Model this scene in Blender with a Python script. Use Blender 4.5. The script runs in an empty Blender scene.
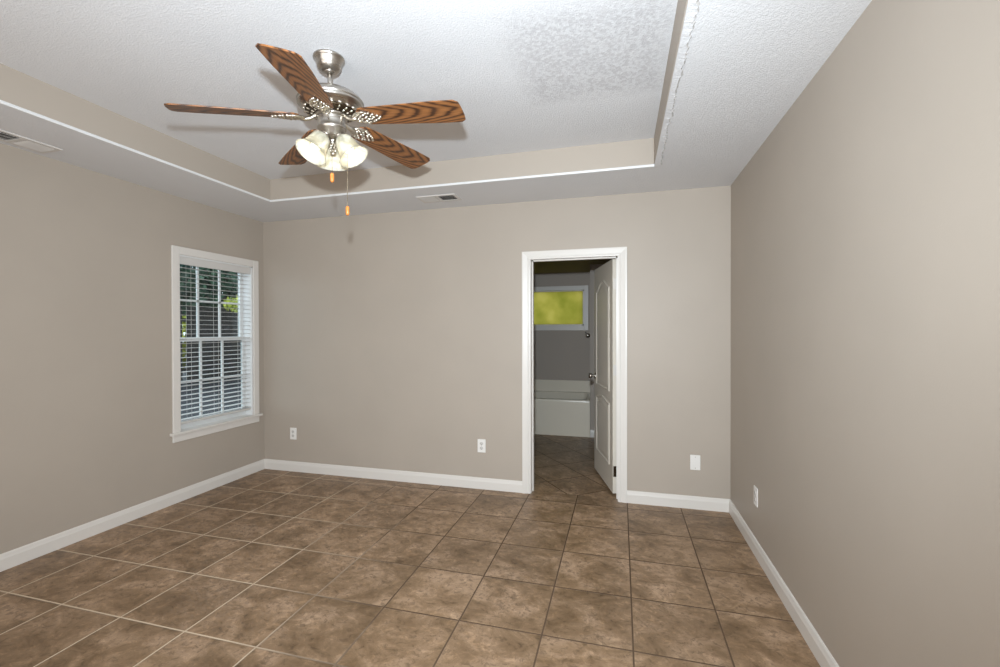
import bpy, bmesh, math, random
from mathutils import Vector, Matrix, Euler
PI = math.pi
random.seed(7)
C = bpy.context.scene.collection
S = bpy.context.scene

# ------------------------------------------------------------------ camera
EYE = Vector((0, 0, 1.3646))
cam = bpy.data.cameras.new('camera')
cam.sensor_width = 36
cam.lens = 447.37 * 36 / 1000
cam.clip_start = 0.02
camo = bpy.data.objects.new('camera', cam)
C.objects.link(camo)
FW = Vector((-0.25993428, 0.96560099, -0.006993)); RT = Vector((0.96562609, 0.2599225, -0.00255842)); UP = Vector((6.5278e-4, 7.41765e-3, 0.99997228))
camo.matrix_world = Matrix(((RT.x, UP.x, -FW.x, EYE.x), (RT.y, UP.y, -FW.y, EYE.y), (RT.z, UP.z, -FW.z, EYE.z), (0, 0, 0, 1)))
S.camera = camo

# ------------------------------------------------------------------ world, sun, lights, exposure
S.view_settings.view_transform = 'Standard'
S.view_settings.look = 'None'
S.view_settings.gamma = 1
S.view_settings.use_curve_mapping = False
S.view_settings.exposure = 0.10

w = bpy.data.worlds.new('sky'); S.world = w; w.use_nodes = True
nt = w.node_tree
bg = nt.nodes['Background']
bg.inputs['Color'].default_value = (0.80, 0.90, 1.0, 1)
bg.inputs['Strength'].default_value = 3.0

def light(name, kind, loc, power, col, rot=(0, 0, 0), **kw):
    l = bpy.data.lights.new(name, kind)
    l.energy = power; l.color = col
    for k, v in kw.items(): setattr(l, k, v)
    o = bpy.data.objects.new(name, l); C.objects.link(o)
    o.location = loc; o.rotation_euler = rot
    return o
sun = light('sun', 'SUN', (0, 0, 6), 2.2, (1, .93, .8), angle=0.01)
sun.rotation_euler = Vector((-0.12, 0.45, -0.88)).to_track_quat('-Z', 'Y').to_euler()
# the photographer's flash just above the lens
flash = light('camera_flash', 'SPOT', (-0.03, 0.0, 1.62), 375, (0.80, 0.91, 1.0), shadow_soft_size=0.03, spot_size=math.radians(146), spot_blend=1.0)
flash.rotation_euler = Vector((-0.34, 0.91, 0.07)).to_track_quat('-Z', 'Y').to_euler()
# added soft fill behind the camera; the front wall has no window
light('rear_fill', 'AREA', (-0.9, -0.72, 1.35), 50, (1.0, 0.965, 0.93), rot=(PI/2, 0, 0), shape='RECTANGLE', size=3.6, size_y=1.7)

# ------------------------------------------------------------------ room measures
XL, XR, YB, YF, H = -3.4135, 0.7947, 3.674, -0.9, 2.44
HT = 2.625                       # raised centre of the tray ceiling
TX0, TX1, TY0, TY1 = -2.815, 0.217, 0.45, 3.11
WT = 0.13

# ------------------------------------------------------------------ materials
def mat(name, col, rough=0.5, metal=0.0, spec=0.5):
    m = bpy.data.materials.new(name); m.use_nodes = True
    b = m.node_tree.nodes['Principled BSDF']
    b.inputs['Base Color'].default_value = (*col, 1)
    b.inputs['Roughness'].default_value = rough
    b.inputs['Metallic'].default_value = metal
    b.inputs['Specular IOR Level'].default_value = spec
    return m
class G:
    """small node-graph helper"""
    def __init__(s, m): s.m = m; s.t = m.node_tree; s.b = s.t.nodes['Principled BSDF']
    def n(s, kind, **kw):
        x = s.t.nodes.new(kind)
        for k, v in kw.items():
            if k in x.inputs.keys() if hasattr(x.inputs, 'keys') else False: x.inputs[k].default_value = v
            else: setattr(x, k, v)
        return x
    def l(s, a, b): s.t.links.new(a, b)
    def coords(s, scale=(1, 1, 1), loc=(0, 0, 0), rot=(0, 0, 0)):
        tc = s.n('ShaderNodeTexCoord'); mp = s.n('ShaderNodeMapping')
        mp.inputs['Scale'].default_value = scale; mp.inputs['Location'].default_value = loc; mp.inputs['Rotation'].default_value = rot
        s.l(tc.outputs['Object'], mp.inputs['Vector']); return mp.outputs['Vector']
    def noise(s, vec, scale, detail=3, rough=0.5, dist=0):
        x = s.n('ShaderNodeTexNoise'); x.inputs['Scale'].default_value = scale; x.inputs['Detail'].default_value = detail
        x.inputs['Roughness'].default_value = rough; x.inputs['Distortion'].default_value = dist
        s.l(vec, x.inputs['Vector']); return x.outputs['Fac']
    def math(s, op, a, b=None, c=None, clamp=False):
        x = s.n('ShaderNodeMath'); x.operation = op; x.use_clamp = clamp
        for i, v in enumerate((a, b, c)):
            if v is None: continue
            if isinstance(v, (int, float)): x.inputs[i].default_value = v
            else: s.l(v, x.inputs[i])
        return x.outputs[0]
    def ramp(s, fac, stops):
        r = s.n('ShaderNodeValToRGB'); e = r.color_ramp.elements
        while len(e) < len(stops): e.new(0.5)
        for el, (p, c) in zip(e, stops): el.position = p; el.color = (*c, 1)
        s.l(fac, r.inputs['Fac']); return r.outputs['Color']
    def mix(s, fac, a, b, mode='MIX'):
        x = s.n('ShaderNodeMix'); x.data_type = 'RGBA'; x.blend_type = mode
        for i, v in ((0, fac), (6, a), (7, b)):
            if isinstance(v, (int, float)): x.inputs[i].default_value = v
            elif isinstance(v, tuple): x.inputs[i].default_value = (*v, 1)
            else: s.l(v, x.inputs[i])
        return x.outputs[2]
    def bump(s, height, strength, dist):
        x = s.n('ShaderNodeBump'); x.inputs['Strength'].default_value = strength; x.inputs['Distance'].default_value = dist
        s.l(height, x.inputs['Height']); s.l(x.outputs['Normal'], s.b.inputs['Normal'])

M = {}
WALL = (0.425, 0.370, 0.312)
m = M['wall'] = mat('greige wall paint', WALL, 0.5, spec=0.3); g = G(m)
v = g.coords(); f = g.noise(v, 2.2, 4)
g.l(g.ramp(f, [(0.3, tuple(c*0.975 for c in WALL)), (0.7, tuple(c*1.02 for c in WALL))]), g.b.inputs['Base Color'])
g.bump(g.noise(v, 160, 2), 0.10, 0.002)

m = M['riser'] = mat('greige riser paint', WALL, 0.55, spec=0.3)

def ceiling_mat(name, patch):
    m = mat(name, (0.74, 0.73, 0.72), 0.75, spec=0.25); g = G(m)
    v = g.coords()
    n1 = g.noise(v, 115, 3, 0.55, 0.5); n2 = g.noise(v, 190, 2)
    hgt = g.math('ADD', g.ramp(n1, [(0.42, (0, 0, 0)), (0.58, (1, 1, 1))]), g.math('MULTIPLY', n2, 0.5))
    col = g.ramp(g.noise(v, 1.3, 3), [(0.3, (0.70, 0.70, 0.71)), (0.7, (0.74, 0.74, 0.75))])
    if patch:   # a dirty, scuffed patch in the raised ceiling
        sx = g.n('ShaderNodeSeparateXYZ'); g.l(v, sx.inputs[0])
        wob = g.math('MULTIPLY', g.math('SUBTRACT', g.noise(v, 5, 3), 0.5), 0.35)
        dx = g.math('DIVIDE', g.math('ABSOLUTE', g.math('ADD', sx.outputs[0], 0.13)), 0.34)
        dy = g.math('DIVIDE', g.math('ABSOLUTE', g.math('SUBTRACT', sx.outputs[1], 2.12)), 0.36)
        d = g.math('ADD', g.math('MAXIMUM', dx, dy), wob)
        mask = g.math('MULTIPLY', g.math('SUBTRACT', 1.15, d), 2.6, clamp=True)
        col = g.mix(g.math('MULTIPLY', mask, 0.85), col, g.ramp(g.noise(v, 60, 2), [(0.4, (0.54, 0.53, 0.54)), (0.6, (0.68, 0.68, 0.69))]))
    g.l(col, g.b.inputs['Base Color'])
    g.bump(hgt, 0.30, 0.0035)
    return m
M['ceil'] = ceiling_mat('textured ceiling', True)
M['trim'] = mat('white semigloss trim', (0.70, 0.665, 0.62), 0.35, spec=0.4)
M['bead'] = mat('white drywall edge', (0.74, 0.74, 0.74), 0.5)
M['torn_shade'] = mat('shaded tape edge grey', (0.50, 0.48, 0.46), 0.9)  # grey stands in for the shadow line beside the lifted tape

def tile_mat(name, ox, oy, s, rot, mul=1.0, groutmul=1.0):
    m = mat(name, (0.2, 0.14, 0.09), 0.42, spec=0.35); g = G(m)
    v = g.coords(scale=(1/s, 1/s, 1/s), loc=(-ox/s, -oy/s, 0)) if rot == 0 else g.coords(scale=(1/s, 1/s, 1/s), rot=(0, 0, rot))
    fl = g.n('ShaderNodeVectorMath'); fl.operation = 'FLOOR'; g.l(v, fl.inputs[0])
    fr = g.n('ShaderNodeVectorMath'); fr.operation = 'FRACTION'; g.l(v, fr.inputs[0])
    wn = g.n('ShaderNodeTexWhiteNoise'); wn.noise_dimensions = '3D'
    fz = g.n('ShaderNodeVectorMath'); fz.operation = 'MULTIPLY'; fz.inputs[1].default_value = (1, 1, 0); g.l(fl.outputs[0], fz.inputs[0])
    g.l(fz.outputs[0], wn.inputs['Vector'])
    sp = g.n('ShaderNodeSeparateXYZ'); g.l(fr.outputs[0], sp.inputs[0])
    ex = g.math('MINIMUM', sp.outputs[0], g.math('SUBTRACT', 1.0, sp.outputs[0]))
    ey = g.math('MINIMUM', sp.outputs[1], g.math('SUBTRACT', 1.0, sp.outputs[1]))
    e = g.math('MINIMUM', ex, ey)
    half = 0.0095
    grout = g.math('LESS_THAN', e, half)
    # shifted noise per tile: no two tiles alike
    off = g.n('ShaderNodeVectorMath'); off.operation = 'MULTIPLY_ADD'
    g.l(wn.outputs['Color'], off.inputs[0]); off.inputs[1].default_value = (17, 23, 31); g.l(v, off.inputs[2])
    vv = off.outputs[0]
    st = g.n('ShaderNodeMapping'); st.inputs['Rotation'].default_value = (0, 0, 0.6); st.inputs['Scale'].default_value = (1.0, 1.25, 1); g.l(vv, st.inputs['Vector'])
    big = g.noise(st.outputs['Vector'], 1.9, 6, 0.66, 0.5)
    fine = g.noise(st.outputs['Vector'], 7.5, 8, 0.72, 0.7)
    pit = g.noise(vv, 13, 6, 0.7, 0.5)
    base = g.ramp(big, [(0.34, (0.160, 0.099, 0.052)), (0.50, (0.262, 0.170, 0.098)), (0.66, (0.40, 0.272, 0.174))])
    veins = g.ramp(fine, [(0.36, (0.55, 0.53, 0.50)), (0.46, (1.0, 1.0, 1.0)), (0.54, (1.0, 1.0, 1.0)), (0.64, (1.42, 1.42, 1.42))])
    col = g.mix(0.8, base, veins, 'MULTIPLY')
    pm = g.math('MULTIPLY', g.math('SUBTRACT', g.math('MULTIPLY', pit, g.math('ADD', big, 0.5)), 0.57), 11.0, clamp=True)
    col = g.mix(g.math('MULTIPLY', pm, 0.50), col, (0.12, 0.078, 0.048))
    tint = g.math('ADD', g.math('MULTIPLY', wn.outputs['Value'], 0.22), 0.89)
    hs = g.n('ShaderNodeHueSaturation'); g.l(col, hs.inputs['Color']); g.l(tint, hs.inputs['Value'])
    # grout: pale towards the left, worn and dark towards the right and the doorway
    tc = g.n('ShaderNodeTexCoord'); so = g.n('ShaderNodeSeparateXYZ'); g.l(tc.outputs['Object'], so.inputs[0])
    gx = g.math('ADD', g.math('MULTIPLY', so.outputs[0], -0.62), g.math('MULTIPLY', so.outputs[1], -0.25))
    gx = g.math('ADD', gx, g.math('MULTIPLY', g.noise(tc.outputs['Object'], 2.2, 3), 0.9))
    gc = g.ramp(g.math('SUBTRACT', gx, 0.35), [(0.28, (0.115*groutmul, 0.073*groutmul, 0.045*groutmul)), (0.75, (0.56*groutmul, 0.45*groutmul, 0.33*groutmul))])
    col = g.mix(grout, hs.outputs['Color'], gc)
    if mul != 1.0: col = g.mix(1.0, col, (mul, mul, mul), 'MULTIPLY')
    g.l(col, g.b.inputs['Base Color'])
    rg = g.math('ADD', g.math('MULTIPLY', big, 0.3), 0.28)
    g.l(g.math('MAXIMUM', rg, g.math('MULTIPLY', grout, 0.8)), g.b.inputs['Roughness'])
    edge = g.math('MULTIPLY', g.math('SUBTRACT', e, half*0.6), 60.0, clamp=True)
    g.bump(g.math('ADD', edge, g.math('MULTIPLY', fine, 0.45)), 0.35, 0.004)
    return m
M['tile'] = tile_mat('brown stone floor tile', -3.092, 1.5807, 0.393, 0)
M['bathtile'] = tile_mat('brown stone bathroom tile', 0, 0, 0.393, PI/4 + 0.12)

m = M['nickel'] = mat('brushed nickel', (0.50, 0.465, 0.42), 0.30, 1.0); g = G(m)
v = g.coords(scale=(1, 1, 30)); g.l(g.math('ADD', g.math('MULTIPLY', g.noise(v, 8, 2), 0.15), 0.22), g.b.inputs['Roughness'])
M['antique'] = mat('antiqued silver leaf casting', (0.66, 0.61, 0.53), 0.28, 1.0)
M['bronze'] = mat('dark bronze', (0.06, 0.04, 0.022), 0.4, 0.8)
M['dark'] = mat('duct shade black', (0.012, 0.011, 0.009), 0.9)
M['plastic'] = mat('white plastic', (0.80, 0.775, 0.74), 0.35)
M['slot'] = mat('outlet slot grey', (0.16, 0.145, 0.13), 0.6)
M['orange'] = mat('orange wooden pull', (0.62, 0.21, 0.04), 0.4)
M['chain'] = mat('pull chain metal', (0.26, 0.22, 0.16), 0.4, 0.8)
M['ventwhite'] = mat('off white vent enamel', (0.64, 0.61, 0.575), 0.5)
M['tub'] = mat('white bathtub acrylic', (0.76, 0.69, 0.57), 0.25)
M['door'] = mat('white door paint', (0.66, 0.61, 0.53), 0.4, spec=0.4)
M['bathwall'] = mat('grey brown bathroom paint', (0.40, 0.345, 0.295), 0.6, spec=0.3)
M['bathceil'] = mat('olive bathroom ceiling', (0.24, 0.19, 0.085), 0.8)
M['blind'] = mat('white blind slat', (0.62, 0.60, 0.57), 0.4)
M['vinyl'] = mat('white vinyl sash', (0.74, 0.74, 0.73), 0.35)

def wood_mat(name, dark, mid, light_):
    m = mat(name, mid, 0.38, spec=0.45); g = G(m)
    tc = g.n('ShaderNodeTexCoord')
    mp = g.n('ShaderNodeMapping'); mp.inputs['Scale'].default_value = (1.5, 9, 9); g.l(tc.outputs['Object'], mp.inputs['Vector'])
    wv = g.n('ShaderNodeTexWave'); wv.wave_type = 'RINGS'; wv.rings_direction = 'X'
    mq = g.n('ShaderNodeMapping'); mq.inputs['Scale'].default_value = (0.8, 6.5, 6.5); mq.inputs['Location'].default_value = (0.35, 0.12, 0.2)
    g.l(tc.outputs['Object'], mq.inputs['Vector'])
    sub = g.n('ShaderNodeTexWave'); sub.wave_type = 'RINGS'; sub.rings_direction = 'SPHERICAL'
    sub.inputs['Scale'].default_value = 5.2; sub.inputs['Distortion'].default_value = 3.2; sub.inputs['Detail'].default_value = 3; sub.inputs['Detail Scale'].default_value = 1.2
    g.l(mq.outputs['Vector'], sub.inputs['Vector'])
    ms = g.n('ShaderNodeMapping'); ms.inputs['Scale'].default_value = (4, 130, 130); g.l(tc.outputs['Object'], ms.inputs['Vector'])
    fib = g.noise(ms.outputs['Vector'], 1.0, 3)
    col = g.ramp(sub.outputs['Fac'], [(0.0, dark), (0.35, mid), (0.9, light_)])
    col = g.mix(0.45, col, g.ramp(fib, [(0.35, (0.45, 0.42, 0.4)), (0.6, (1.1, 1.1, 1.1))]), 'MULTIPLY')
    g.l(col, g.b.inputs['Base Color'])
    return m
M['wood'] = wood_mat('oak fan blade', (0.050, 0.019, 0.008), (0.190, 0.074, 0.023), (0.280, 0.114, 0.036))

def shade_mat():
    m = bpy.data.materials.new('frosted shade glass'); m.use_nodes = True
    t = m.node_tree; t.nodes.clear()
    out = t.nodes.new('ShaderNodeOutputMaterial'); mx = t.nodes.new('ShaderNodeMixShader')
    tr = t.nodes.new('ShaderNodeBsdfTranslucent'); pr = t.nodes.new('ShaderNodeBsdfPrincipled')
    nz = t.nodes.new('ShaderNodeTexNoise'); nz.inputs['Scale'].default_value = 14; nz.inputs['Detail'].default_value = 3; nz.inputs['Distortion'].default_value = 1.2
    rp = t.nodes.new('ShaderNodeValToRGB')
    rp.color_ramp.elements[0].position = 0.38; rp.color_ramp.elements[0].color = (0.54, 0.52, 0.42, 1)
    rp.color_ramp.elements[1].position = 0.60; rp.color_ramp.elements[1].color = (0.80, 0.79, 0.72, 1)
    tc = t.nodes.new('ShaderNodeTexCoord')
    t.links.new(tc.outputs['Object'], nz.inputs['Vector']); t.links.new(nz.outputs['Fac'], rp.inputs['Fac'])
    t.links.new(rp.outputs['Color'], tr.inputs['Color']); t.links.new(rp.outputs['Color'], pr.inputs['Base Color'])
    pr.inputs['Roughness'].default_value = 0.3
    mx.inputs[0].default_value = 0.5
    t.links.new(tr.outputs[0], mx.inputs[1]); t.links.new(pr.outputs[0], mx.inputs[2]); t.links.new(mx.outputs[0], out.inputs['Surface'])
    return m
M['shade'] = shade_mat()
def emit_mat(name, col, st):
    m = mat(name, col, 0.5); b = m.node_tree.nodes['Principled BSDF']
    b.inputs['Emission Color'].default_value = (*col, 1); b.inputs['Emission Strength'].default_value = st
    return m
M['bulb'] = emit_mat('glowing bulb', (1.0, 0.93, 0.80), 1.6)
def pane_mat():
    m = bpy.data.materials.new('frosted green pane'); m.use_nodes = True
    g = G(m); v = g.coords()
    col = g.ramp(g.noise(v, 3.2, 3), [(0.3, (0.30, 0.30, 0.10)), (0.55, (0.41, 0.38, 0.155)), (0.75, (0.48, 0.44, 0.22))])
    t = m.node_tree
    tr = t.nodes.new('ShaderNodeBsdfTranslucent'); t.links.new(col, tr.inputs['Color'])
    t.links.new(tr.outputs[0], t.nodes['Material Output'].inputs['Surface'])
    return m
M['pane'] = pane_mat()
def glass_mat():
    m = bpy.data.materials.new('clear window glass'); m.use_nodes = True
    t = m.node_tree; t.nodes.clear()
    out = t.nodes.new('ShaderNodeOutputMaterial'); mx = t.nodes.new('ShaderNodeMixShader')
    a = t.nodes.new('ShaderNodeBsdfTransparent'); a.inputs[0].default_value = (0.84, 0.88, 0.88, 1)
    b = t.nodes.new('ShaderNodeBsdfGlossy'); b.inputs['Roughness'].default_value = 0.02
    mx.inputs[0].default_value = 0.03
    t.links.new(a.outputs[0], mx.inputs[1]); t.links.new(b.outputs[0], mx.inputs[2]); t.links.new(mx.outputs[0], out.inputs['Surface'])
    return m
M['glass'] = glass_mat()
def leaf_mat(name, a, b):
    m = mat(name, a, 0.6, spec=0.2); g = G(m); v = g.coords()
    g.l(g.ramp(g.noise(v, 2.5, 4), [(0.35, a), (0.65, b)]), g.b.inputs['Base Color']); return m
M['leaf'] = leaf_mat('dark evergreen leaves', (0.008, 0.022, 0.014), (0.025, 0.06, 0.032))
M['leafb'] = leaf_mat('blue green leaves', (0.012, 0.035, 0.030), (0.032, 0.085, 0.065))
M['leafy'] = leaf_mat('yellow green leaves', (0.16, 0.20, 0.02), (0.42, 0.45, 0.07))
M['bark'] = leaf_mat('bark', (0.03, 0.022, 0.016), (0.07, 0.055, 0.04))
M['fence'] = leaf_mat('weathered fence wood', (0.008, 0.007, 0.0065), (0.018, 0.016, 0.014))
M['ground'] = leaf_mat('dark patio and lawn', (0.006, 0.007, 0.010), (0.012, 0.014, 0.019))

# ------------------------------------------------------------------ mesh helpers
def BM(): return bmesh.new()
def box(bm, x0, x1, y0, y1, z0, z1, mx=None):
    vs = [bm.verts.new(p) for p in ((x0, y0, z0), (x1, y0, z0), (x1, y1, z0), (x0, y1, z0), (x0, y0, z1), (x1, y0, z1), (x1, y1, z1), (x0, y1, z1))]
    for f in ((3, 2, 1, 0), (4, 5, 6, 7), (0, 1, 5, 4), (1, 2, 6, 5), (2, 3, 7, 6), (3, 0, 4, 7)): bm.faces.new([vs[i] for i in f])
    if mx is not None:
        for q in vs: q.co = mx @ q.co
    return vs
def lathe(bm, prof, seg=32, mx=None, cap=True):
    rings = []
    for r, z in prof:
        rings.append([bm.verts.new((r*math.cos(2*PI*i/seg), r*math.sin(2*PI*i/seg), z)) for i in range(seg)])
    for a, b in zip(rings, rings[1:]):
        for i in range(seg):
            f = bm.faces.new((a[i], a[(i+1) % seg], b[(i+1) % seg], b[i])); f.smooth = True
    if cap:
        bm.faces.new(list(reversed(rings[0]))); bm.faces.new(rings[-1])
    if mx is not None:
        for rg in rings:
            for q in rg: q.co = mx @ q.co
def tube(bm, pts, r, seg=8, closed=False):
    pts = [Vector(p) for p in pts]; n = len(pts); rings = []
    rr = r if isinstance(r, (list, tuple)) else [r]*n
    for i, p in enumerate(pts):
        if closed: d = (pts[(i+1) % n]-pts[i-1]).normalized()
        else: d = (pts[min(i+1, n-1)]-pts[max(i-1, 0)]).normalized()
        a = d.cross(Vector((0, 0, 1)))
        if a.length < 1e-3: a = d.cross(Vector((0, 1, 0)))
        a.normalize(); b = d.cross(a).normalized()
        rings.append([bm.verts.new(p + rr[i]*(math.cos(2*PI*k/seg)*a + math.sin(2*PI*k/seg)*b)) for k in range(seg)])
    m_ = n if closed else n-1
    for i in range(m_):
        A, B = rings[i], rings[(i+1) % n]
        for k in range(seg):
            f = bm.faces.new((A[k], A[(k+1) % seg], B[(k+1) % seg], B[k])); f.smooth = True
    if not closed:
        bm.faces.new(list(reversed(rings[0]))); bm.faces.new(rings[-1])
def blob(bm, c, rad, mx=None, sub=1):
    T = Matrix.Translation(c) @ (mx if mx is not None else Matrix.Identity(4)) @ Matrix.Diagonal((*rad, 1))
    r = bmesh.ops.create_icosphere(bm, subdivisions=sub, radius=1, matrix=T)
    for q in r['verts']:
        for f in q.link_faces: f.smooth = True
def profile_run(bm, prof, a, b, normal):
    """sweep a (out, z) profile from a to b (floor points); normal points into the room"""
    a, b, nrm = Vector(a), Vector(b), Vector(normal)
    A = [bm.verts.new(a + nrm*o + Vector((0, 0, z))) for o, z in prof]
    B = [bm.verts.new(b + nrm*o + Vector((0, 0, z))) for o, z in prof]
    n = len(prof)
    for i in range(n): bm.faces.new((A[i], A[(i+1) % n], B[(i+1) % n], B[i]))
    bm.faces.new(A); bm.faces.new(list(reversed(B)))
def obj(name, bm, material, parent=None, mx=None, bevel=0.0, smooth_angle=None):
    bmesh.ops.recalc_face_normals(bm, faces=bm.faces)
    me = bpy.data.meshes.new(name); bm.to_mesh(me); bm.free()
    me.materials.append(material)
    o = bpy.data.objects.new(name, me); C.objects.link(o)
    if parent: o.parent = parent
    if mx is not None: o.matrix_basis = mx
    if bevel:
        bv = o.modifiers.new('bevel', 'BEVEL'); bv.width = bevel; bv.segments = 2; bv.limit_method = 'ANGLE'; bv.angle_limit = 0.7
    return o
def struct(name, bm, material, parent=None, **kw):
    o = obj(name, bm, material, parent, **kw)
    o['kind'] = 'structure'
    return o
def tag(o, label, cat, group=None):
    o['label'] = label; o['category'] = cat
    if group: o['group'] = group
    return o
def thing(name, label, cat, loc=(0, 0, 0), rz=0, group=None):
    o = bpy.data.objects.new(name, None); C.objects.link(o)
    o.location = loc; o.rotation_euler = (0, 0, rz); o.empty_display_size = 0.05
    return tag(o, label, cat, group)
def dup(root, loc, rz, label):
    r = root.copy(); C.objects.link(r); r.location = loc; r.rotation_euler = (0, 0, rz); r['label'] = label
    for ch in list(root.children):
        c = ch.copy(); C.objects.link(c); c.parent = r
        for gch in ch.children:
            d = gch.copy(); C.objects.link(d); d.parent = c
    return r

# ------------------------------------------------------------------ floor, walls, ceiling
bm = BM(); box(bm, XL-WT, XR+WT, YF-WT, YB+0.06, -0.12, 0); struct('floor', bm, M['tile'])
BX0, BX1, BY0, BY1, BH = -2.2, 0.9, YB+WT, 6.55, 2.2
bm = BM(); box(bm, BX0-0.1, BX1+0.1, YB+0.06, BY1+0.1, -0.12, 0); struct('floor_bathroom', bm, M['bathtile'])

# window opening in the left wall
WY0, WY1, WZ0, WZ1 = 2.79, 3.535, 0.56, 1.98
bm = BM()
x0, x1 = XL-WT, XL
box(bm, x0, x1, YF-WT, WY0, 0, HT+0.2); box(bm, x0, x1, WY1, YB+WT, 0, HT+0.2)
box(bm, x0, x1, WY0, WY1, 0, WZ0-0.024); box(bm, x0, x1, WY0, WY1, WZ1, HT+0.2)
struct('wall_left', bm, M['wall'])
bm = BM(); box(bm, XR, XR+WT, YF-WT, YB+WT, 0, HT+0.2); struct('wall_right', bm, M['wall'])
bm = BM(); box(bm, XL, XR, YF-WT, YF, 0, HT+0.2); struct('wall_front', bm, M['wall'])
DX0, DX1, DZ = -0.742, 0.0, 1.975          # rough opening
bm = BM()
box(bm, XL, DX0, YB, YB+WT, 0, HT+0.2); box(bm, DX1, XR, YB, YB+WT, 0, HT+0.2); box(bm, DX0, DX1, YB, YB+WT, DZ, HT+0.2)
struct('wall_back', bm, M['wall'])

bm = BM()   # soffit ring and raised centre
box(bm, XL, TX0, YF, YB, H, HT+0.2); box(bm, TX1, XR, YF, YB, H, HT+0.2)
box(bm, TX0, TX1, YF, TY0, H, HT+0.2); box(bm, TX0, TX1, TY1, YB, H, HT+0.2)
box(bm, TX0, TX1, TY0, TY1, HT, HT+0.2)
struct('ceiling', bm, M['ceil'])
bm = BM()   # painted risers of the tray
t = 0.004
box(bm, TX0, TX0+t, TY0, TY1, H+0.014, HT); box(bm, TX1-t, TX1, TY0, TY1, H+0.014, HT)
box(bm, TX0, TX1, TY1-t, TY1, H+0.014, HT); box(bm, TX0, TX1, TY0, TY0+t, H+0.014, HT)
struct('trim_1', bm, M['riser'])
bm = BM()   # white bead along the lower edge of the tray
t = 0.007
box(bm, TX0-0.004, TX0+t, TY0, TY1, H-0.003, H+0.014)
box(bm, TX0, TX1, TY1-t, TY1+0.004, H-0.003, H+0.014); box(bm, TX0, TX1, TY0-0.004, TY0+t, H-0.003, H+0.014)
struct('trim_2', bm, M['bead'], bevel=0.003)
# lifted tape strip with a torn edge along the right soffit, greyed to imitate its shadow
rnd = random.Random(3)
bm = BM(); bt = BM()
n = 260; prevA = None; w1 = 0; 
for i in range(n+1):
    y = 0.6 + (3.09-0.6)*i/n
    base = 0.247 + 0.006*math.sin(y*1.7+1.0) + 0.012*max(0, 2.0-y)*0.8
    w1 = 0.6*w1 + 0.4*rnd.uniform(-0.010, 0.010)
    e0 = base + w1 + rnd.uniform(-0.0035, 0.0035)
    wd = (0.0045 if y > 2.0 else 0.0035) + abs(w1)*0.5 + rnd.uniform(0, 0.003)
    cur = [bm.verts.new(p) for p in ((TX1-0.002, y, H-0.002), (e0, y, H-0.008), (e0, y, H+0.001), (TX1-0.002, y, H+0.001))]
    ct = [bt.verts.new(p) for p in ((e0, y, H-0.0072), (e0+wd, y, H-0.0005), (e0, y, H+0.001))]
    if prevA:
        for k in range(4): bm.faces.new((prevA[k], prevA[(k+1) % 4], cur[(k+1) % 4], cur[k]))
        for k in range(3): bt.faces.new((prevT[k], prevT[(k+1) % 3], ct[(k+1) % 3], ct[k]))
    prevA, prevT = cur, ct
tape = struct('trim_3', bm, M['ceil']); struct('torn_edge_shadow', bt, M['torn_shade'], tape)

# ------------------------------------------------------------------ baseboards
BH_ = 0.096
bprof = [(0, 0), (0.013, 0), (0.013, BH_-0.03), (0.010, BH_-0.018), (0.008, BH_-0.006), (0.004, BH_), (0, BH_)]
def baseboard(name, a, b, nrm):
    bm = BM(); profile_run(bm, bprof, a, b, nrm)
    o = struct(name, bm, M['trim'])
    bm = BM(); profile_run(bm, [(0.013, 0), (0.021, 0), (0.020, 0.008), (0.013, 0.014)], a, b, nrm)
    return o
baseboard('baseboard_left', (XL, YF, 0), (XL, YB, 0), (1, 0, 0))
baseboard('baseboard_right', (XR, YF, 0), (XR, YB, 0), (-1, 0, 0))
CX0, CX1 = -0.795, 0.040                    # outer edges of the door casing
baseboard('baseboard_back', (XL, YB, 0), (CX0, YB, 0), (0, -1, 0))
baseboard('baseboard_back_right', (CX1, YB, 0), (XR, YB, 0), (0, -1, 0))
baseboard('baseboard_front', (XL, YF, 0), (XR, YF, 0), (0, 1, 0))

# ------------------------------------------------------------------ doorway
JX0, JX1, JZ = -0.722, -0.022, 1.955
bm = BM()
y0, y1 = YB-0.002, YB+WT+0.002
box(bm, DX0, JX0, y0, y1, 0, JZ); box(bm, JX1, DX1, y0, y1, 0, JZ); box(bm, DX0, DX1, y0, y1, JZ, DZ)
sx = YB+0.085                               # door stop
box(bm, JX0, JX0+0.010, sx-0.035, sx, 0, JZ); box(bm, JX1-0.010, JX1, sx-0.035, sx, 0, JZ); box(bm, JX0, JX1, sx-0.035, sx, JZ-0.010, JZ)
struct('door_jamb', bm, M['trim'])
def casing(name, yy, sgn, x0, x1, z1, wd):
    """mitred colonial casing around an opening on a wall facing -y (sgn -1) or +y"""
    bm = BM()
    prof = [(0, -0.001), (0, 0.011), (0.010, 0.013), (0.020, 0.010), (0.042, 0.015), (0.055, 0.018), (wd, 0.018), (wd, 0.0)]   # (outward from opening, thickness)
    L = []
    for o, th in prof:
        L.append([bm.verts.new((x0-o, yy+sgn*th, 0)), bm.verts.new((x0-o, yy+sgn*th, z1+o)), bm.verts.new((x1+o, yy+sgn*th, z1+o)), bm.verts.new((x1+o, yy+sgn*th, 0))])
    for i in range(len(prof)-1):
        for k in range(3): bm.faces.new((L[i][k], L[i][k+1], L[i+1][k+1], L[i+1][k]))
    return struct(name, bm, M['trim'])
casing('trim_4', YB, -1, JX0-0.006, JX1+0.006, JZ-0.002, 0.066)
casing('trim_5', YB+WT, 1, JX0-0.006, JX1+0.006, JZ+0.004, 0.066)

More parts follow.
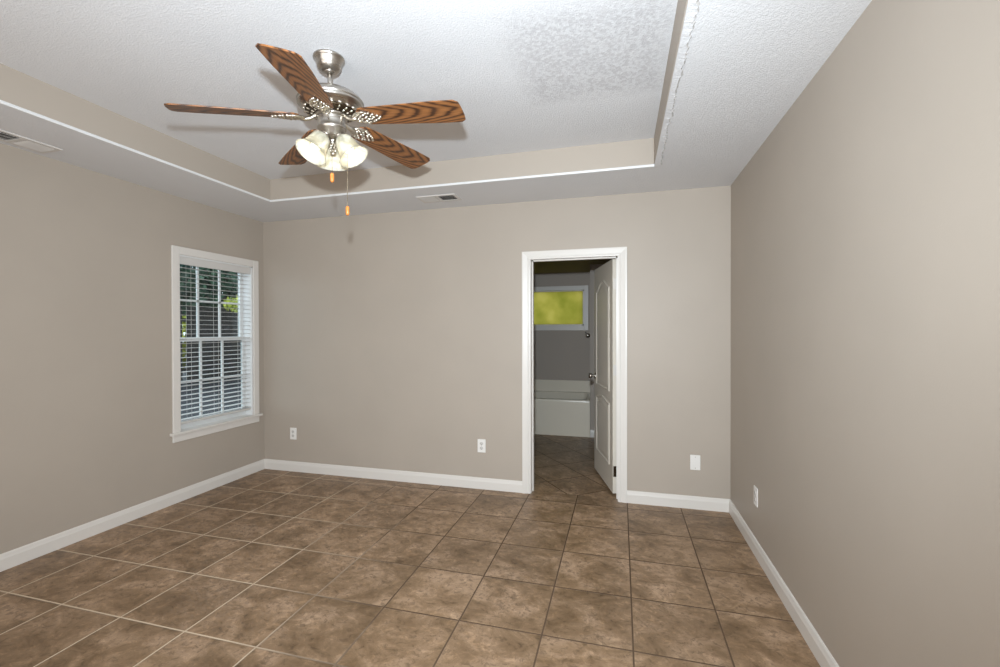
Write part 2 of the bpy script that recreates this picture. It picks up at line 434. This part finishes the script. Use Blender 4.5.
# door leaf, swung into the bathroom
DW, DT, DH0, DH1 = 0.692, 0.035, 0.018, 1.950
TH = math.radians(105.5)
u = Vector((math.cos(TH), math.sin(TH), 0)); nb = Vector((-math.sin(TH), math.cos(TH), 0))   # nb: out of the visible face
door = bpy.data.objects.new('door_1', None); C.objects.link(door); door['kind'] = 'structure'
door.matrix_basis = Matrix(((u.x, nb.x, 0, -0.028), (u.y, nb.y, 0, 3.800), (0, 0, 1, 0), (0, 0, 0, 1)))
def panel_outline(u0, u1, z0, z1, arch, inset=0.0):
    pts = [(u0+inset, z0+inset), (u1-inset, z0+inset), (u1-inset, z1-inset)]
    n = 14
    if arch:
        for i in range(1, n):
            s = i/n; x = (u1-inset) + (u0-u1+2*inset)*s
            pts.append((x, z1-inset + arch*math.sin(PI*s)**1.6))
    pts.append((u0+inset, z1-inset))
    return pts
panels = [(0.105, 0.587, 0.845, 1.735, 0.075), (0.105, 0.587, 0.225, 0.745, 0.03)]
bm = BM(); box(bm, 0, DW, 0, DT, DH0, DH1); struct('door_slab', bm, M['door'], door, bevel=0.0015)
for pn in panels:
    bm = BM()
    for face, sg in ((DT, 1), (0.0, -1)):
        rings = []
        for ins, hgt in ((0, 0.0), (0.004, 0.0065), (0.012, 0.0075), (0.020, 0.0015), (0.030, 0.0010), (0.055, 0.0050)):
            rings.append([bm.verts.new((a, face+sg*hgt, b)) for a, b in panel_outline(*pn, inset=ins)])
        for A, B in zip(rings, rings[1:]):
            for k in range(len(A)): bm.faces.new((A[k], A[(k+1) % len(A)], B[(k+1) % len(B)], B[k]))
        bm.faces.new(rings[-1])
    struct('door_panel', bm, M['door'], door)
bm = BM()
for sg, y0 in ((1, DT), (-1, 0.0)):
    R = Matrix.Translation((DW-0.06, y0, 0.925)) @ Matrix.Rotation(-sg*PI/2, 4, 'X')
    lathe(bm, [(0.031, 0), (0.031, 0.006), (0.024, 0.010), (0.011, 0.014), (0.010, 0.030), (0.018, 0.036), (0.026, 0.046), (0.027, 0.055), (0.021, 0.064), (0.006, 0.067)], 24, R)
k = struct('door_knob', bm, M['nickel'], door)
for z, mm in ((1.744, 'trim'), (1.035, 'ventwhite'), (0.20, 'bronze')):
    bm = BM()
    lathe(bm, [(0.006, -0.045), (0.006, 0.045)], 12, Matrix.Translation((-0.004, -0.004, z)))
    box(bm, -0.002, 0.0, 0.0, 0.030, z-0.044, z+0.044)
    struct('door_hinge', bm, M[mm], door)

# ------------------------------------------------------------------ bathroom shell
PX0, PX1, PZ0, PZ1 = -1.75, -0.507, 1.432, 1.945
bm = BM()
y0, y1 = BY1, BY1+0.1
box(bm, BX0, PX0, y0, y1, 0, BH+0.1); box(bm, PX1, BX1, y0, y1, 0, BH+0.1); box(bm, PX0, PX1, y0, y1, 0, PZ0); box(bm, PX0, PX1, y0, y1, PZ1, BH+0.1)
struct('wall_bathroom_back', bm, M['bathwall'])
bm = BM(); box(bm, BX0-0.1, BX0, BY0, BY1+0.1, 0, BH+0.1); struct('wall_bathroom_left', bm, M['bathwall'])
bm = BM(); box(bm, BX1, BX1+0.1, BY0, BY1+0.1, 0, BH+0.1); struct('wall_bathroom_right', bm, M['bathwall'])
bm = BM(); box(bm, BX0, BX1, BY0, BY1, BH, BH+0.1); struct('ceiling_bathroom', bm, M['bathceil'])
AX = -0.372
bm = BM(); box(bm, AX, BX1, 5.80, BY1, 0, BH); struct('wall_alcove', bm, M['bathwall'])
bm = BM(); profile_run(bm, bprof, (AX, 5.80, 0), (BX1, 5.80, 0), (0, -1, 0)); struct('baseboard_bathroom', bm, M['trim'])
win = bpy.data.objects.new('window_2', None); C.objects.link(win); win['kind'] = 'structure'; win.location = (0, BY1, 0)
bm = BM()
cw = 0.063
box(bm, PX0-cw, PX0, -0.016, 0.10, PZ0-0.07, PZ1+cw); box(bm, PX1, PX1+cw, -0.016, 0.0, PZ0-0.07, PZ1+cw)
box(bm, PX0, PX1, -0.016, 0.0, PZ1, PZ1+cw); box(bm, PX0, PX1, -0.016, 0.0, PZ0-0.07, PZ0)
struct('window_casing', bm, M['trim'], win, bevel=0.003)
bm = BM()
box(bm, PX0, PX1, 0.03, 0.06, PZ0, PZ0+0.018); box(bm, PX0, PX1, 0.03, 0.06, PZ1-0.012, PZ1); box(bm, PX1-0.020, PX1, 0.03, 0.06, PZ0, PZ1); box(bm, PX0, PX0+0.02, 0.03, 0.06, PZ0, PZ1)
struct('window_frame', bm, M['trim'], win)
bm = BM(); box(bm, PX0+0.02, PX1-0.02, 0.043, 0.047, PZ0+0.018, PZ1-0.012); struct('window_pane', bm, M['pane'], win)

# bathtub in the alcove
tub = thing('bathtub', 'white bathtub with plain apron under the bathroom window', 'bathtub', (-1.13, 5.78, 0))
TLn, TRn, TD = -0.78, AX+1.13-0.002, BY1-5.78-0.004     # local extents
bm = BM(); box(bm, TLn, TRn, 0.0, 0.03, 0.0, 0.445); obj('apron', bm, M['tub'], tub, bevel=0.004)
bm = BM()                                   # rim and basin as one shell
zr = 0.470
def rr(x0, x1, y0, y1, z, rad, n=6):
    o = []
    for cx, cy, a0 in ((x1-rad, y1-rad, 0), (x0+rad, y1-rad, PI/2), (x0+rad, y0+rad, PI), (x1-rad, y0+rad, 1.5*PI)):
        for i in range(n+1):
            a = a0 + PI/2*i/n; o.append((cx+rad*math.cos(a), cy+rad*math.sin(a), z))
    return o
loops = [rr(TLn, TRn, -0.008, TD, 0.440, 0.012), rr(TLn, TRn, -0.008, TD, zr-0.004, 0.012), rr(TLn+0.004, TRn-0.004, -0.004, TD-0.004, zr, 0.012),
         rr(TLn+0.06, TRn-0.06, 0.055, TD-0.06, zr, 0.09), rr(TLn+0.07, TRn-0.068, 0.062, TD-0.068, zr-0.012, 0.09), rr(TLn+0.12, TRn-0.11, 0.12, TD-0.12, 0.14, 0.12), rr(TLn+0.2, TRn-0.18, 0.2, TD-0.2, 0.09, 0.1)]
L = [[bm.verts.new(p) for p in lp] for lp in loops]
for A, B in zip(L, L[1:]):
    for i in range(len(A)):
        f = bm.faces.new((A[i], A[(i+1) % len(A)], B[(i+1) % len(A)], B[i])); f.smooth = True
bm.faces.new(L[-1])
obj('basin', bm, M['tub'], tub)
bm = BM(); box(bm, TLn, TRn, TD-0.006, TD+0.002, zr-0.01, 0.635); obj('back_flange', bm, M['tub'], tub, bevel=0.003)
bm = BM()                                   # small metal hook on the wall
hook = thing('robe_hook', 'small metal hook on the bathroom wall right of the green window', 'hook', (-0.452, BY1, 1.285)); hook.scale = (1.5, 1.5, 1.5)
lathe(bm, [(0.022, 0), (0.022, 0.006), (0.010, 0.010), (0.008, 0.014)], 20, Matrix.Rotation(PI/2, 4, 'X')); obj('mount', bm, M['nickel'], hook)
bm = BM(); tube(bm, [(0, -0.01, 0), (0, -0.04, -0.012), (-0.01, -0.06, -0.005), (-0.016, -0.068, 0.02)], 0.0065, 10); blob(bm, (-0.016, -0.068, 0.024), (0.01, 0.01, 0.01)); obj('peg', bm, M['nickel'], hook)

# ------------------------------------------------------------------ window in the left wall
win = bpy.data.objects.new('window_1', None); C.objects.link(win); win['kind'] = 'structure'; win.location = (XL, 0, 0)
bm = BM()
cw = 0.062
box(bm, 0, 0.016, WY0-cw, WY0, WZ0-0.002, WZ1+cw); box(bm, 0, 0.016, WY1, WY1+cw, WZ0-0.002, WZ1+cw); box(bm, 0, 0.016, WY0, WY1, WZ1, WZ1+cw)
struct('window_casing', bm, M['trim'], win, bevel=0.004)
bm = BM(); box(bm, -0.073, 0.001, WY0, WY1, WZ0-0.022, WZ0); box(bm, 0.0, 0.035, WY0-cw-0.022, WY1+cw+0.022, WZ0-0.022, WZ0)
struct('window_sill', bm, M['trim'], win, bevel=0.004)
bm = BM(); box(bm, 0, 0.014, WY0-cw, WY1+cw, WZ0-0.078, WZ0-0.022); struct('window_apron', bm, M['trim'], win, bevel=0.003)
bm = BM()
box(bm, -WT, 0.0, WY0, WY0+0.012, WZ0, WZ1); box(bm, -WT, 0.0, WY1-0.012, WY1, WZ0, WZ1); box(bm, -WT, 0.0, WY0, WY1, WZ1-0.012, WZ1); box(bm, -WT-0.03, -0.073, WY0, WY1, WZ0-0.02, WZ0+0.012)
struct('window_jamb', bm, M['vinyl'], win)
MZ = 1.295
def sash(xa, xb, z0, z1, ym, name='window_sash'):
    ya, yb = WY0+0.012, WY1-0.012
    bm = BM(); fw = 0.034
    box(bm, xa, xb, ya, ya+fw, z0, z1); box(bm, xa, xb, yb-fw, yb, z0, z1); box(bm, xa, xb, ya+fw, yb-fw, z0, z0+fw); box(bm, xa, xb, ya+fw, yb-fw, z1-fw, z1)
    s_ = struct(name, bm, M['vinyl'], win, bevel=0.002)
    bm = BM(); xc = (xa+xb)/2
    for k in (1, 2):
        yc = ya+fw+(yb-ya-2*fw)*k/3
        box(bm, xc-0.007, xc+0.007, yc-0.009, yc+0.009, z0+fw, z1-fw)
    zc = (z0+z1)/2; box(bm, xc-0.007, xc+0.007, ya+fw, yb-fw, zc-0.009, zc+0.009)
    struct('muntins', bm, M['vinyl'], s_)
    bm = BM(); box(bm, xc-0.002, xc+0.002, ya+fw, yb-fw, z0+fw, z1-fw); struct('window_pane', bm, M['glass'], s_)
sash(-0.125, -0.100, MZ-0.017, WZ1-0.012, 0)
sash(-0.098, -0.073, WZ0+0.012, MZ+0.017, 0)

# horizontal blind
bl = thing('window_blind', 'white horizontal slat blind lowered over the left wall window', 'window blind', (XL-0.035, (WY0+WY1)/2, WZ1-0.012))
hw = (WY1-WY0)/2-0.015
ztop = WZ1-0.012
bm = BM(); box(bm, 0.012, 0.030, -hw-0.001, hw+0.001, -0.062, 0.0); box(bm, -0.028, 0.012, -hw, hw, -0.045, -0.002); obj('valance', bm, M['blind'], bl, bevel=0.003)
bm = BM()
zb = 0.610-ztop
nsl = 33; z_hi = -0.085; z_lo = zb+0.035
for i in range(nsl):
    z = z_hi+(z_lo-z_hi)*i/(nsl-1)
    a = -0.02                                # slight room-side-down tilt
    prevv = None
    for j in range(5):
        s_ = -0.024+0.048*j/4; cz = 0.0010*(1-(s_/0.024)**2)
        p = (s_*math.cos(a), s_*math.sin(a)+cz)
        cur = [bm.verts.new((p[0], yy, z+p[1]+dz)) for yy, dz in ((-hw, 0.0009), (hw, 0.0009), (hw, -0.0009), (-hw, -0.0009))]
        if prevv:
            for k in range(4): bm.faces.new((prevv[k], prevv[(k+1) % 4], cur[(k+1) % 4], cur[k]))
        else: bm.faces.new(cur)
        prevv = cur
    bm.faces.new(list(reversed(prevv)))
obj('slats', bm, M['blind'], bl)
bm = BM(); box(bm, -0.024, 0.024, -hw, hw, zb, zb+0.020); obj('bottom_rail', bm, M['blind'], bl, bevel=0.003)
for yy in (-hw+0.10, 0.0, hw-0.10):
    bm = BM()
    for xx in (-0.0255, 0.0255): tube(bm, [(xx, yy, -0.05), (xx, yy, zb+0.01)], 0.0011, 6)
    obj('ladder_cord', bm, M['blind'], bl)

# ------------------------------------------------------------------ ceiling vents
def vent(loc, rz, label):
    r = thing('ceiling_vent', label, 'vent', loc, rz, 'ceiling vents')
    lx, ly = 0.166, 0.084
    ix, iy = 0.142, 0.060
    bm = BM()
    box(bm, -lx, lx, -ly, -iy, -0.007, 0.0); box(bm, -lx, lx, iy, ly, -0.007, 0.0); box(bm, -lx, -ix, -iy, iy, -0.007, 0); box(bm, ix, lx, -iy, iy, -0.007, 0)
    box(bm, -0.012, 0.012, -iy, iy, -0.007, 0)
    obj('frame', bm, M['ventwhite'], r, bevel=0.002)
    bm = BM(); box(bm, -ix, ix, -iy, iy, -0.0012, 0.0); obj('duct_shade_plate', bm, M['dark'], r)  # flat black plate painting the duct's shade; the ceiling has no hole
    for sg in (1, -1):
        bm = BM(); n = 9
        for i in range(n):
            xc = sg*(0.018+(ix-0.020)*(i+0.5)/n)
            T = Matrix.Translation((xc, 0, -0.006)) @ Matrix.Rotation(-sg*math.radians(52), 4, 'Y')
            box(bm, -0.0007, 0.0007, -iy, iy, -0.0085, 0.0065, T)
        obj('louvres', bm, M['ventwhite'], r)
    return r
v0 = vent((-1.421, 3.385, H), 0, 'ceiling vent on the back soffit beyond the fan')
dup(v0, (-3.262, 1.722, H), -PI/2, 'ceiling vent on the left soffit cut by the picture edge')

# ------------------------------------------------------------------ wall plates
def plate(loc, rz, label, duplex=True):
    r = thing('electrical_outlet' if duplex else 'wall_plate', label, 'outlet' if duplex else 'wall plate', loc, rz, 'electrical outlets' if duplex else None)
    hw, hh = 0.036, 0.057                   # local: faces -y
    bm = BM(); box(bm, -hw, hw, -0.006, 0.0, -hh, hh); obj('plate', bm, M['plastic'], r, bevel=0.003)
    if duplex:
        for sg in (1, -1):
            bm = BM(); T = Matrix.Translation((0, -0.0055, sg*0.020)) @ Matrix.Rotation(PI/2, 4, 'X') @ Matrix.Diagonal((1, 0.84, 1, 1))
            lathe(bm, [(0.0168, 0), (0.0168, 0.0022), (0.0155, 0.003)], 24, T)
            rc = obj('receptacle', bm, M['ventwhite'], r)
            bm = BM(); z = sg*0.020
            box(bm, -0.0078, -0.0052, -0.0092, -0.0080, z-0.002, z+0.008); box(bm, 0.0052, 0.0078, -0.0092, -0.0080, z-0.001, z+0.007); box(bm, -0.0028, 0.0028, -0.0092, -0.0080, z-0.010, z-0.005)
            obj('slot', bm, M['slot'], rc)
    for z in ((0.0,) if duplex else (0.042, -0.042)):
        bm = BM(); lathe(bm, [(0.0034, 0), (0.0034, 0.0018), (0.002, 0.0026)], 14, Matrix.Translation((0, -0.0055, z)) @ Matrix.Rotation(PI/2, 4, 'X')); obj('screw', bm, M['nickel'], r)
    return r
o0 = plate((-3.072, YB, 0.366), 0, 'white duplex outlet on the back wall near the window corner')
dup(o0, (-1.155, YB, 0.371), 0, 'white duplex outlet on the back wall left of the doorway')
dup(o0, (XR, 3.016, 0.355), -PI/2, 'white duplex outlet low on the right wall')
o0['label'] = 'white duplex outlet on the back wall near the window corner'
plate((0.550, YB, 0.354), 0, 'blank white wall plate with two screws right of the doorway', False)

# ------------------------------------------------------------------ ceiling fan
FX, FY = -1.298, 1.798
fan = thing('ceiling_fan', 'brushed nickel ceiling fan with five wooden blades and three lit glass shades', 'ceiling fan', (FX, FY, HT))
nrm = Vector((-0.0112, -0.047, 1)).normalized()
TILT = Vector((0, 0, 1)).rotation_difference(nrm).to_matrix().to_4x4()
def zl(zw): return zw-HT
bm = BM()
lathe(bm, [(0.066, 0), (0.070, -0.004), (0.070, -0.010), (0.064, -0.014), (0.062, -0.019), (0.059, -0.022), (0.054, -0.042), (0.047, -0.055), (0.036, -0.062), (0.024, -0.065), (0.014, -0.066)], 40)
obj('canopy', bm, M['nickel'], fan)
bm = BM(); lathe(bm, [(0.0115, -0.055), (0.0115, -0.160)], 20, TILT); lathe(bm, [(0.026, -0.060), (0.024, -0.068), (0.014, -0.074)], 24, TILT); lathe(bm, [(0.018, -0.140), (0.018, -0.152)], 20, TILT); obj('downrod', bm, M['nickel'], fan)
# motor housing: dome over a rolled band, with a cast vent ring underneath
bm = BM()
lathe(bm, [(0.020, -0.147), (0.030, -0.149), (0.060, -0.152), (0.092, -0.159), (0.118, -0.171), (0.137, -0.187), (0.146, -0.199), (0.148, -0.205), (0.142, -0.208), (0.146, -0.213), (0.146, -0.219), (0.138, -0.224), (0.128, -0.232), (0.118, -0.243), (0.112, -0.246)], 56, TILT)
mh = obj('motor_housing', bm, M['nickel'], fan)
bm = BM(); lathe(bm, [(0.117, -0.2455), (0.110, -0.254), (0.085, -0.262), (0.060, -0.264)], 48, TILT); obj('vent_ring', bm, M['bronze'], mh)
bm = BM()
for i in range(20):
    a = 2*PI*i/20
    R = Matrix.Rotation(a, 4, 'Z')
    for rr_, zz, s1, s2 in ((0.117, -0.244, 0.010, 0.014), (0.101, -0.254, 0.013, 0.006), (0.084, -0.260, 0.009, 0.005)):
        T = TILT @ R
        c = T @ Vector((rr_, 0, zz)); blob(bm, c, (s1, s2, 0.006), R)
obj('scrollwork', bm, M['antique'], mh)
bm = BM(); lathe(bm, [(0.060, -0.240), (0.072, -0.262), (0.072, -0.272), (0.060, -0.276)], 40, TILT); obj('flywheel', bm, M['nickel'], fan)

# light kit body: switch housing, bowl and finial
bm = BM()
lathe(bm, [(0.050, -0.268), (0.062, -0.272), (0.064, -0.278), (0.062, -0.283), (0.061, -0.314), (0.064, -0.318), (0.064, -0.324), (0.055, -0.333), (0.046, -0.350), (0.034, -0.364), (0.022, -0.374), (0.015, -0.382), (0.018, -0.386), (0.018, -0.392), (0.013, -0.396)], 40, TILT)
kit = obj('light_kit', bm, M['nickel'], fan)
bm = BM()
for k_, (zz, rr_) in enumerate(((-0.400, 0.012), (-0.412, 0.013), (-0.424, 0.011))):
    for i in range(6):
        a = 2*PI*(i+0.5*(k_ % 2))/6; blob(bm, TILT @ Vector((rr_*math.cos(a), rr_*math.sin(a), zz)), (0.007, 0.007, 0.008))
lathe(bm, [(0.010, -0.392), (0.010, -0.430), (0.014, -0.434), (0.014, -0.441), (0.006, -0.447)], 20, TILT)
obj('finial', bm, M['antique'], kit)

# blades
def leaf_bracket():
    bm = BM(); rnd = random.Random(11)
    tube(bm, [(0.055, 0, 0.012), (0.072, 0, 0.006), (0.090, 0, -0.006), (0.112, 0, -0.011), (0.135, 0, -0.008)], [0.010, 0.009, 0.009, 0.010, 0.012], 10)
    for sg in (1, -1): tube(bm, [(0.110, 0, -0.008), (0.130, sg*0.022, -0.007), (0.155, sg*0.035, -0.006), (0.185, sg*0.036, -0.006)], [0.006, 0.006, 0.006, 0.005], 8)
    rows = [(0.118, 1), (0.131, 2), (0.145, 3), (0.159, 4), (0.174, 5), (0.189, 4), (0.204, 4), (0.219, 3), (0.233, 2), (0.246, 1)]
    for x, n in rows:
        for j in range(n):
            y = (j-(n-1)/2)*0.0195 + rnd.uniform(-0.002, 0.002)
            T = Matrix.Rotation(math.atan2(y, 0.09)+rnd.uniform(-0.4, 0.4), 4, 'Z')
            blob(bm, (x+rnd.uniform(-0.003, 0.003), y, -0.0075), (0.0095, 0.0078, 0.0085), T)
    return bm
def blade_mesh():
    bm = BM()
    r0, r1 = 0.140, 0.634
    prof = []
    n = 26
    def halfw(s):                          # s 0..1 along the blade
        return 0.056 + 0.017*min(1, s/0.75)
    top, bot = [], []
    for i in range(n+1):
        s = i/n; x = r0+(r1-r0)*s; h_ = halfw(s)
        e0 = 0.04                          # rounded root
        if x-r0 < e0: q = 1-(x-r0)/e0; h_ *= 0.52+0.48*math.sqrt(max(0, 1-q*q))
        e1 = 0.020                         # softly rounded tip
        if r1-x < e1: q = 1-(r1-x)/e1; h_ *= 0.80+0.20*math.sqrt(max(0, 1-q**2))
        top.append((x, h_)); bot.append((x, -h_))
    outline = top + [(r1+0.004, 0.030), (r1+0.004, -0.030)] + bot[::-1]
    A = [bm.verts.new((x, y, 0.003)) for x, y in outline]; B = [bm.verts.new((x, y, -0.003)) for x, y in outline]
    bm.faces.new(A); bm.faces.new(B[::-1])
    for i in range(len(A)): bm.faces.new((A[i], B[i], B[(i+1) % len(A)], A[(i+1) % len(A)]))
    return bm
pm, bmx = None, None
for k in range(5):
    az = math.radians(2.0-72*k)
    # hub height, drop towards the tip, pitch with the clockwise edge raised
    MX = TILT @ Matrix.Rotation(az, 4, 'Z') @ Matrix.Translation((0, 0, -0.272)) @ Matrix.Rotation(math.radians(4.2), 4, 'Y') @ Matrix.Rotation(math.radians(-12), 4, 'X')
    if pm is None:
        b = obj('blade', blade_mesh(), M['wood'], fan, mx=MX, bevel=0.0012); pm = b
        bk = obj('blade_bracket', leaf_bracket(), M['antique'], b); bmx = bk
    else:
        b = pm.copy(); C.objects.link(b); b.parent = fan; b.matrix_basis = MX
        bk = bmx.copy(); C.objects.link(bk); bk.parent = b

# glass shades and bulbs
def shade_bm():
    bm = BM()
    prof = [(0.024, 0.0), (0.033, 0.004), (0.042, 0.016), (0.047, 0.036), (0.050, 0.060), (0.054, 0.080), (0.061, 0.098), (0.071, 0.112), (0.076, 0.117)]
    inner = [(r-0.003, z) for r, z in reversed(prof)]
    lathe(bm, prof+inner, 40, cap=False)
    return bm
for k, az in enumerate((126, 246, 6)):
    a = math.radians(az)
    out = Vector((math.cos(a), math.sin(a), 0))
    axis = (out*math.sin(math.radians(33)) + Vector((0, 0, -math.cos(math.radians(33))))).normalized()
    Q = Vector((0, 0, 1)).rotation_difference(axis).to_matrix().to_4x4()
    P = TILT @ Vector((0.046*out.x, 0.046*out.y, -0.368))
    MX = Matrix.Translation(P) @ Q @ Matrix.Diagonal((0.95, 0.95, 0.95, 1))
    bm = BM()
    c0 = TILT @ Vector((0.030*out.x, 0.030*out.y, -0.338))
    tube(bm, [c0, P-axis*0.004], 0.012, 12)
    lathe(bm, [(0.014, -0.018), (0.026, -0.012), (0.028, 0.0), (0.028, 0.006)], 24, MX); obj('socket', bm, M['nickel'], fan)
    sh = obj('shade', shade_bm(), M['shade'], fan, mx=MX)
    bm = BM(); lathe(bm, [(0.012, 0.008), (0.013, 0.025), (0.022, 0.045), (0.026, 0.060), (0.022, 0.075), (0.010, 0.084)], 20); obj('bulb', bm, M['bulb'], sh)
    lp = MX @ Vector((0, 0, 0.100))
    light('fan_lamp', 'POINT', Vector((FX, FY, HT))+lp, 0.40, (1.0, 0.88, 0.70), shadow_soft_size=0.02)

# pull chains
for (dx, dy, zt, zp, r_) in ((0.016, -0.030, -0.425, 2.062, 0.0082), (0.062, 0.022, -0.40, 1.920, 0.0082)):
    bm = BM(); zq = zl(zp)+0.026
    px, py = TILT.to_3x3() @ Vector((dx, dy, -0.42)) * Vector((1, 0, 0)), 0
    P = TILT @ Vector((dx, dy, zt))
    nb_ = int((P.z-zq)/0.0045)
    tube(bm, [(P.x, P.y, P.z+0.02), (P.x, P.y, zq)], 0.0012, 6)
    for i in range(nb_): blob(bm, (P.x, P.y, zq+i*0.0045), (0.0019, 0.0019, 0.0019))
    ch = obj('pull_chain', bm, M['chain'], fan)
    bm = BM(); lathe(bm, [(0.003, zq+0.002), (r_, zq-0.004), (r_*1.08, zq-0.018), (r_, zq-0.036), (r_*0.55, zq-0.042)], 16, Matrix.Translation((P.x, P.y, 0))); obj('pendant', bm, M['orange'], ch)

# ------------------------------------------------------------------ outside the window
bm = BM(); box(bm, -40, XL-WT-0.05, -20, 45, -0.45, -0.25); struct('ground', bm, M['ground'])
def foliage(bm, c, rad, n, size, rnd):
    for _ in range(n):
        while True:
            p = Vector((rnd.uniform(-1, 1), rnd.uniform(-1, 1), rnd.uniform(-1, 1)))
            if p.length < 1: break
        p = Vector((c[0]+p.x*rad[0], c[1]+p.y*rad[1], c[2]+p.z*rad[2]))
        R = Euler((rnd.uniform(0, 6), rnd.uniform(0, 6), rnd.uniform(0, 6))).to_matrix()
        s = size*rnd.uniform(0.6, 1.3)
        bm.faces.new([bm.verts.new(p + R @ Vector(q)) for q in ((-s, 0, 0), (0, -s*0.45, 0.1*s), (s, 0, 0), (0, s*0.45, 0.1*s))])
def tree(name, loc, h, crown, n, size, lm, label, cat='tree', trunk=0.14, seed=1):
    rnd = random.Random(seed)
    r = thing(name, label, cat, loc, 0)
    bm = BM(); tube(bm, [(0, 0, 0), (0.06, 0.03, h*0.35), (-0.04, 0.05, h*0.8)], [trunk, trunk*0.8, trunk*0.35], 10); obj('trunk', bm, M['bark'], r)
    bm = BM()
    for c, rad in crown: foliage(bm, c, rad, n, size, rnd)
    obj('crown', bm, lm, r)
GZ = -0.25
fn = thing('garden_fence', 'weathered board fence across the yard outside the window', 'fence', (-12.5, 11.5, GZ))
bm = BM(); y = -6.0; i = 0; rnd = random.Random(5)
while y < 7.5:
    wd = 0.14
    if not (i in (24, 33)): box(bm, -0.012, 0.012, y, y+wd, 0.03, 2.35+rnd.uniform(-0.015, 0.015))
    y += wd+0.006; i += 1
box(bm, -0.06, -0.013, -6, 7.5, 0.4, 0.5); box(bm, -0.06, -0.013, -6, 7.5, 1.9, 2.0)
obj('boards', bm, M['fence'], fn)
for yy in (-5, -2.6, -0.2, 2.2, 4.6, 7.0):
    bm = BM(); box(bm, -0.15, -0.06, yy-0.05, yy+0.05, 0, 2.3); obj('post', bm, M['fence'], fn)
tree('evergreen_tree', (-19.5, 17.2, GZ), 6, [((0, 0, 3.4), (2.2, 2.6, 1.6)), ((0.3, -0.6, 4.9), (1.6, 2.2, 1.2))], 1500, 0.16, M['leafb'], 'blue green tree farthest behind the fence outside the window', seed=2)
tree('evergreen_tree', (-15.2, 14.4, GZ), 6.5, [((0, 0, 2.9), (2.0, 2.0, 1.45)), ((-0.2, 0.9, 4.3), (1.1, 1.1, 0.8))], 2600, 0.17, M['leaf'], 'dark green tree close behind the fence outside the window', seed=3)
tree('flowering_shrub', (-11.6, 12.0, GZ), 2.8, [((0, 0, 2.45), (0.5, 1.0, 0.32))], 500, 0.10, M['leafy'], 'yellow green shrub rising in front of the fence', 'shrub', 0.04, seed=4)
tree('hedge_shrub', (-13.6, 10.4, GZ), 1.2, [((0, 0, 1.2), (0.3, 2.5, 1.0))], 1600, 0.12, M['leafy'], 'sunlit yellow green hedge seen through gaps in the fence', 'shrub', 0.04, seed=5)
